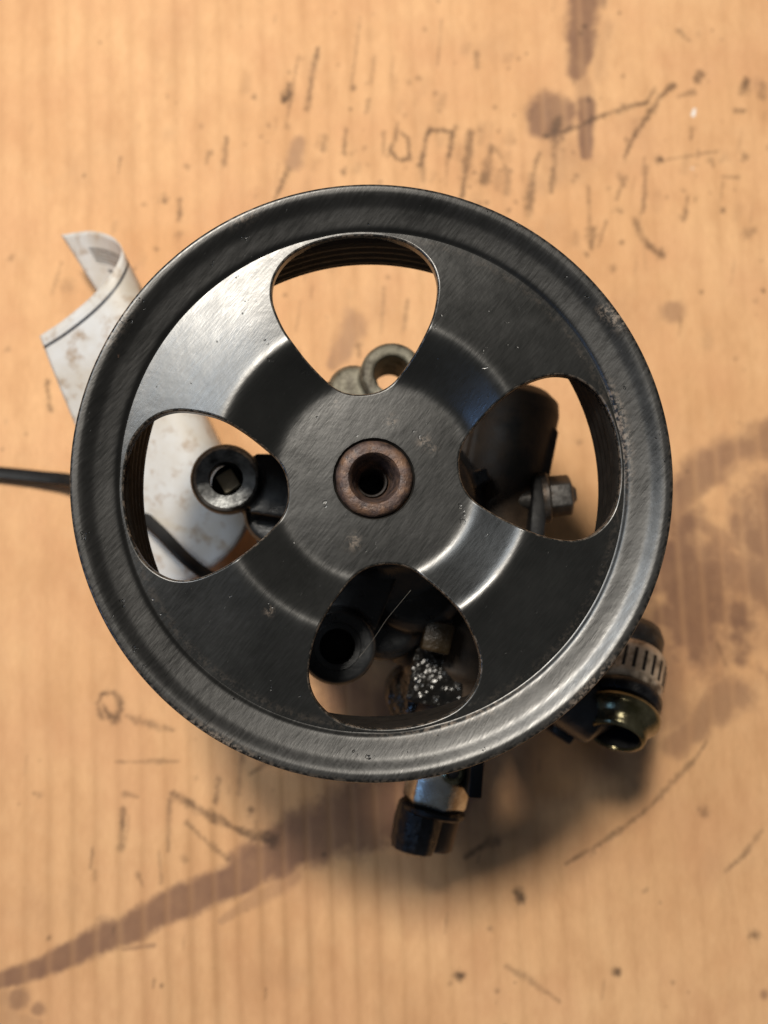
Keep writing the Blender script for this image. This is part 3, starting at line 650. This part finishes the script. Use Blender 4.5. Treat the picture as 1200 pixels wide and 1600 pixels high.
icol = bpy.data.objects['inlet_collar']; sd = idr.cross(Vector((0, 0, 1))).normalized(); upv = sd.cross(idr).normalized(); slot_me = None
for k in range(22):
    a = 2 * math.pi * (k + .5) / 22; dr = sd * math.cos(a) + upv * math.sin(a); tg = idr.cross(dr)
    Mx = Matrix((tg, idr, dr)).transposed()
    if slot_me is None:
        so = MB().box((0, 0, 0), 5.5 * u, 36 * u, 3 * u).build('collar_slot', M['cavity'], icol, bevel=.9 * u); slot_me = so.data
    else: so = link(bpy.data.objects.new('collar_slot', slot_me), icol)
    so.location = at_(111 * u) + dr * 53.3 * u; so.rotation_euler = Mx.to_euler()  # dark blocks whose colour stands in for the shade of the slots
MB().solid([(40 * u, -140 * u), (43 * u, -150 * u), (43 * u, -180 * u), (36 * u, -196 * u), (20 * u, -204 * u)], i1, idr, 40).build('inlet_elbow', M['bolt'], pump, 40)
# black arm that carries the inlet from the housing
a0 = P(760, 980, .048); a1 = P(925, 1115, .052); a2 = at_(66 * u)
MB().tube([a0, (a0 + a1) / 2 + Vector((0, 0, .003)), a1, a2], [13 * MM, 11 * MM, 8.5 * MM, 5 * MM], 20).build('inlet_arm', M['black_cast'], pump, remesh=.7 * MM, smooth=4)
c = P(893, 1120, .046); MB().box(c - Vector((0, 0, .004)), 7 * MM, 14 * MM, 14 * MM, Matrix.Rotation(R(-35), 3, 'Z')).build('inlet_bracket', M['cap'], pump, bevel=1 * MM)

# ------------------------------------------------------------------ paper tag, folded over
def catmull(pts, n):
    pts = [np.array(p, float) for p in pts]; pts = [2 * pts[0] - pts[1]] + pts + [2 * pts[-1] - pts[-2]]; out = []
    for i in range(1, len(pts) - 2):
        p0, p1, p2, p3 = pts[i - 1:i + 3]
        for t in np.linspace(0, 1, n, endpoint=False): out.append(.5 * ((2 * p1) + (-p0 + p2) * t + (2 * p0 - 5 * p1 + 4 * p2 - p3) * t * t + (-p0 + 3 * p1 - 3 * p2 + p3) * t ** 3))
    out.append(pts[-2]); return np.array(out)
def build_tag():
    # the curled top edge, from the near corner over the fold to the far corner (photo x, photo y, height in mm)
    edge = catmull([(62, 525, 34), (98, 502, 39), (140, 468, 44), (172, 433, 46), (189, 402, 44), (189, 385, 39), (172, 369, 32), (140, 361, 25), (95, 366, 18)], 10)
    E = [P(x, y, z * MM) for x, y, z in edge]
    a = P(62, 525, .034); b = P(118, 652, .034); d = (b - a).normalized(); d.z = -.06; W = .085
    ns, nt = len(E), 40; vs = []; uv = []
    sl = np.concatenate([[0], np.cumsum([(E[i + 1] - E[i]).length for i in range(ns - 1)])]); sl /= sl[-1]
    for i, e in enumerate(E):
        fold = sl[i]
        Wi = W * (1.0 if fold < .52 else 1 - .35 * (fold - .52) / .48)
        for j in range(nt):
            t = j / (nt - 1); wv = .0006 * math.sin(9 * t + 4 * fold) + .0022 * (1 - fold) * t * t
            sag = -.010 * t * t * (1 - fold) - max(0, .5 - abs(fold - .5)) * .010 * t
            spread = Vector((d.y, -d.x, 0)) * ((fold - .35) * -.012 * t)
            vs.append(e + d * (Wi * t) + Vector((0, 0, wv + sag)) + spread); uv.append((fold, t))
    n = ns * nt; th = .00016
    fs = [(i * nt + j, i * nt + j + 1, (i + 1) * nt + j + 1, (i + 1) * nt + j) for i in range(ns - 1) for j in range(nt - 1)]
    me = bpy.data.meshes.new('paper_tag'); me.from_pydata([tuple(v) for v in vs], [], fs); me.update()
    l = me.uv_layers.new(name='UVMap')
    for lp in me.loops: l.data[lp.index].uv = uv[lp.vertex_index]
    me.polygons.foreach_set('use_smooth', [True] * len(me.polygons))
    o = bpy.data.objects.new('paper_tag', me); link(o)
    m = o.modifiers.new('s', 'SOLIDIFY'); m.thickness = th; m.offset = 0; m.use_rim = True
    dg = bpy.context.evaluated_depsgraph_get(); me2 = bpy.data.meshes.new_from_object(o.evaluated_get(dg)); o.modifiers.clear(); o.data = me2
    g = NT('dirty_white_label'); uvn = g.n('UVMap'); uvn.uv_map = 'UVMap'; sx = g.n('SeparateXYZ'); g.l(uvn.outputs[0], sx.inputs[0]); U, V = sx.outputs[0], sx.outputs[1]
    v = g.coords(); n1 = g.noise(v, 60, 5, .6); n2 = g.noise(v, 190, 5, .65)
    col = g.mix(g.ramp(n1, [(.35, 0.0), (.7, 1.0)]), (.64, .63, .615), (.52, .46, .38))
    col = g.mix(g.ramp(n2, [(.52, 0.0), (.70, .8)]), col, (.33, .22, .13))
    def band(x, c, hw): return g.math('LESS_THAN', g.math('ABSOLUTE', g.math('SUBTRACT', x, c)), hw)
    front = g.math('LESS_THAN', U, .56); back = g.math('GREATER_THAN', U, .57)
    ln = g.math('MULTIPLY', front, g.math('ADD', band(V, .045, .0055), band(V, .41, .004)))
    # barcode: bars run along the curl, stacked down the label; two rows of small print follow as plain bars
    wv = g.n('TexNoise', noise_dimensions='1D'); wv.inputs['Scale'].default_value = 1; wv.inputs['Detail'].default_value = 0
    g.l(g.math('MULTIPLY', V, 95.0), wv.inputs['W']); bars = g.math('GREATER_THAN', wv.outputs['Fac'], .5)
    win = g.math('MULTIPLY', g.math('MULTIPLY', g.math('GREATER_THAN', U, .60), g.math('LESS_THAN', U, .90)), g.math('MULTIPLY', g.math('GREATER_THAN', V, .085), g.math('LESS_THAN', V, .185)))
    win2 = g.math('MULTIPLY', g.math('MULTIPLY', g.math('GREATER_THAN', U, .58), g.math('LESS_THAN', U, .86)), g.math('MULTIPLY', g.math('GREATER_THAN', V, .21), g.math('LESS_THAN', V, .29)))
    bc_ = g.math('MULTIPLY', bars, g.math('ADD', win, win2))
    col = g.mix(g.math('MINIMUM', g.math('ADD', ln, bc_), 1.0), col, (.03, .03, .035))
    g.l(col, g.b.inputs['Base Color']); g.b.inputs['Roughness'].default_value = .5
    g.l(g.bump(n2, .15, .0003), g.b.inputs['Normal'])
    me2.materials.append(g.m)
    o['label'] = 'dirty white paper label folded over, sticking out beside the pulley'; o['category'] = 'label'
build_tag()

# ------------------------------------------------------------------ cable tie
def build_tie():
    c = catmull([(-160, 722, 2.4), (-40, 735, 2.6), (60, 745, 4), (120, 753, 9), (190, 782, 24), (246, 828, 37), (285, 868, 43), (318, 895, 41), (370, 925, 36), (440, 940, 34)], 10)
    pts = [P(x, y, z * MM) for x, y, z in c]; n = len(pts); vs = []; fs = []
    for i, p in enumerate(pts):
        t = (pts[min(i + 1, n - 1)] - pts[max(i - 1, 0)]).normalized()
        k = i / (n - 1); lean = .35 + .5 * sstep(.35, .6, np.float64(k))
        up = Vector((0, 0, 1)); sd = t.cross(up).normalized(); nn = sd.cross(t).normalized()
        a = sd * math.cos(lean) + nn * math.sin(lean); b = t.cross(a).normalized()
        for (da, db) in ((-2.1, -.45), (-1.8, -.65), (1.8, -.65), (2.1, -.45), (2.1, .45), (1.8, .65), (-1.8, .65), (-2.1, .45)): vs.append(p + a * da * MM + b * db * MM)
    for i in range(n - 1):
        for k in range(8): l = (k + 1) % 8; fs.append((i * 8 + k, i * 8 + l, i * 8 + 8 + l, i * 8 + 8 + k))
    fs += [tuple(range(8)), tuple((n - 1) * 8 + k for k in range(8))[::-1]]
    o = MB().add(vs, fs).build('cable_tie', M['plastic'], None, 60)
    o['label'] = 'thin black plastic strap running from the left edge under the pulley'; o['category'] = 'cable tie'
build_tie()

# ------------------------------------------------------------------ stray fibre in the lower slot
hc = catmull([(642, 922, 104), (622, 946, 103), (604, 968, 102), (588, 992, 101), (572, 1014, 100), (560, 1028, 100)], 6)
o = MB().tube([P(x, y, z * MM) for x, y, z in hc], .04 * MM, 6).build('stray_fibre', M['hair'], None, 180)
o['label'] = 'fine pale fibre lying slantwise across the lower slot'; o['category'] = 'fibre'
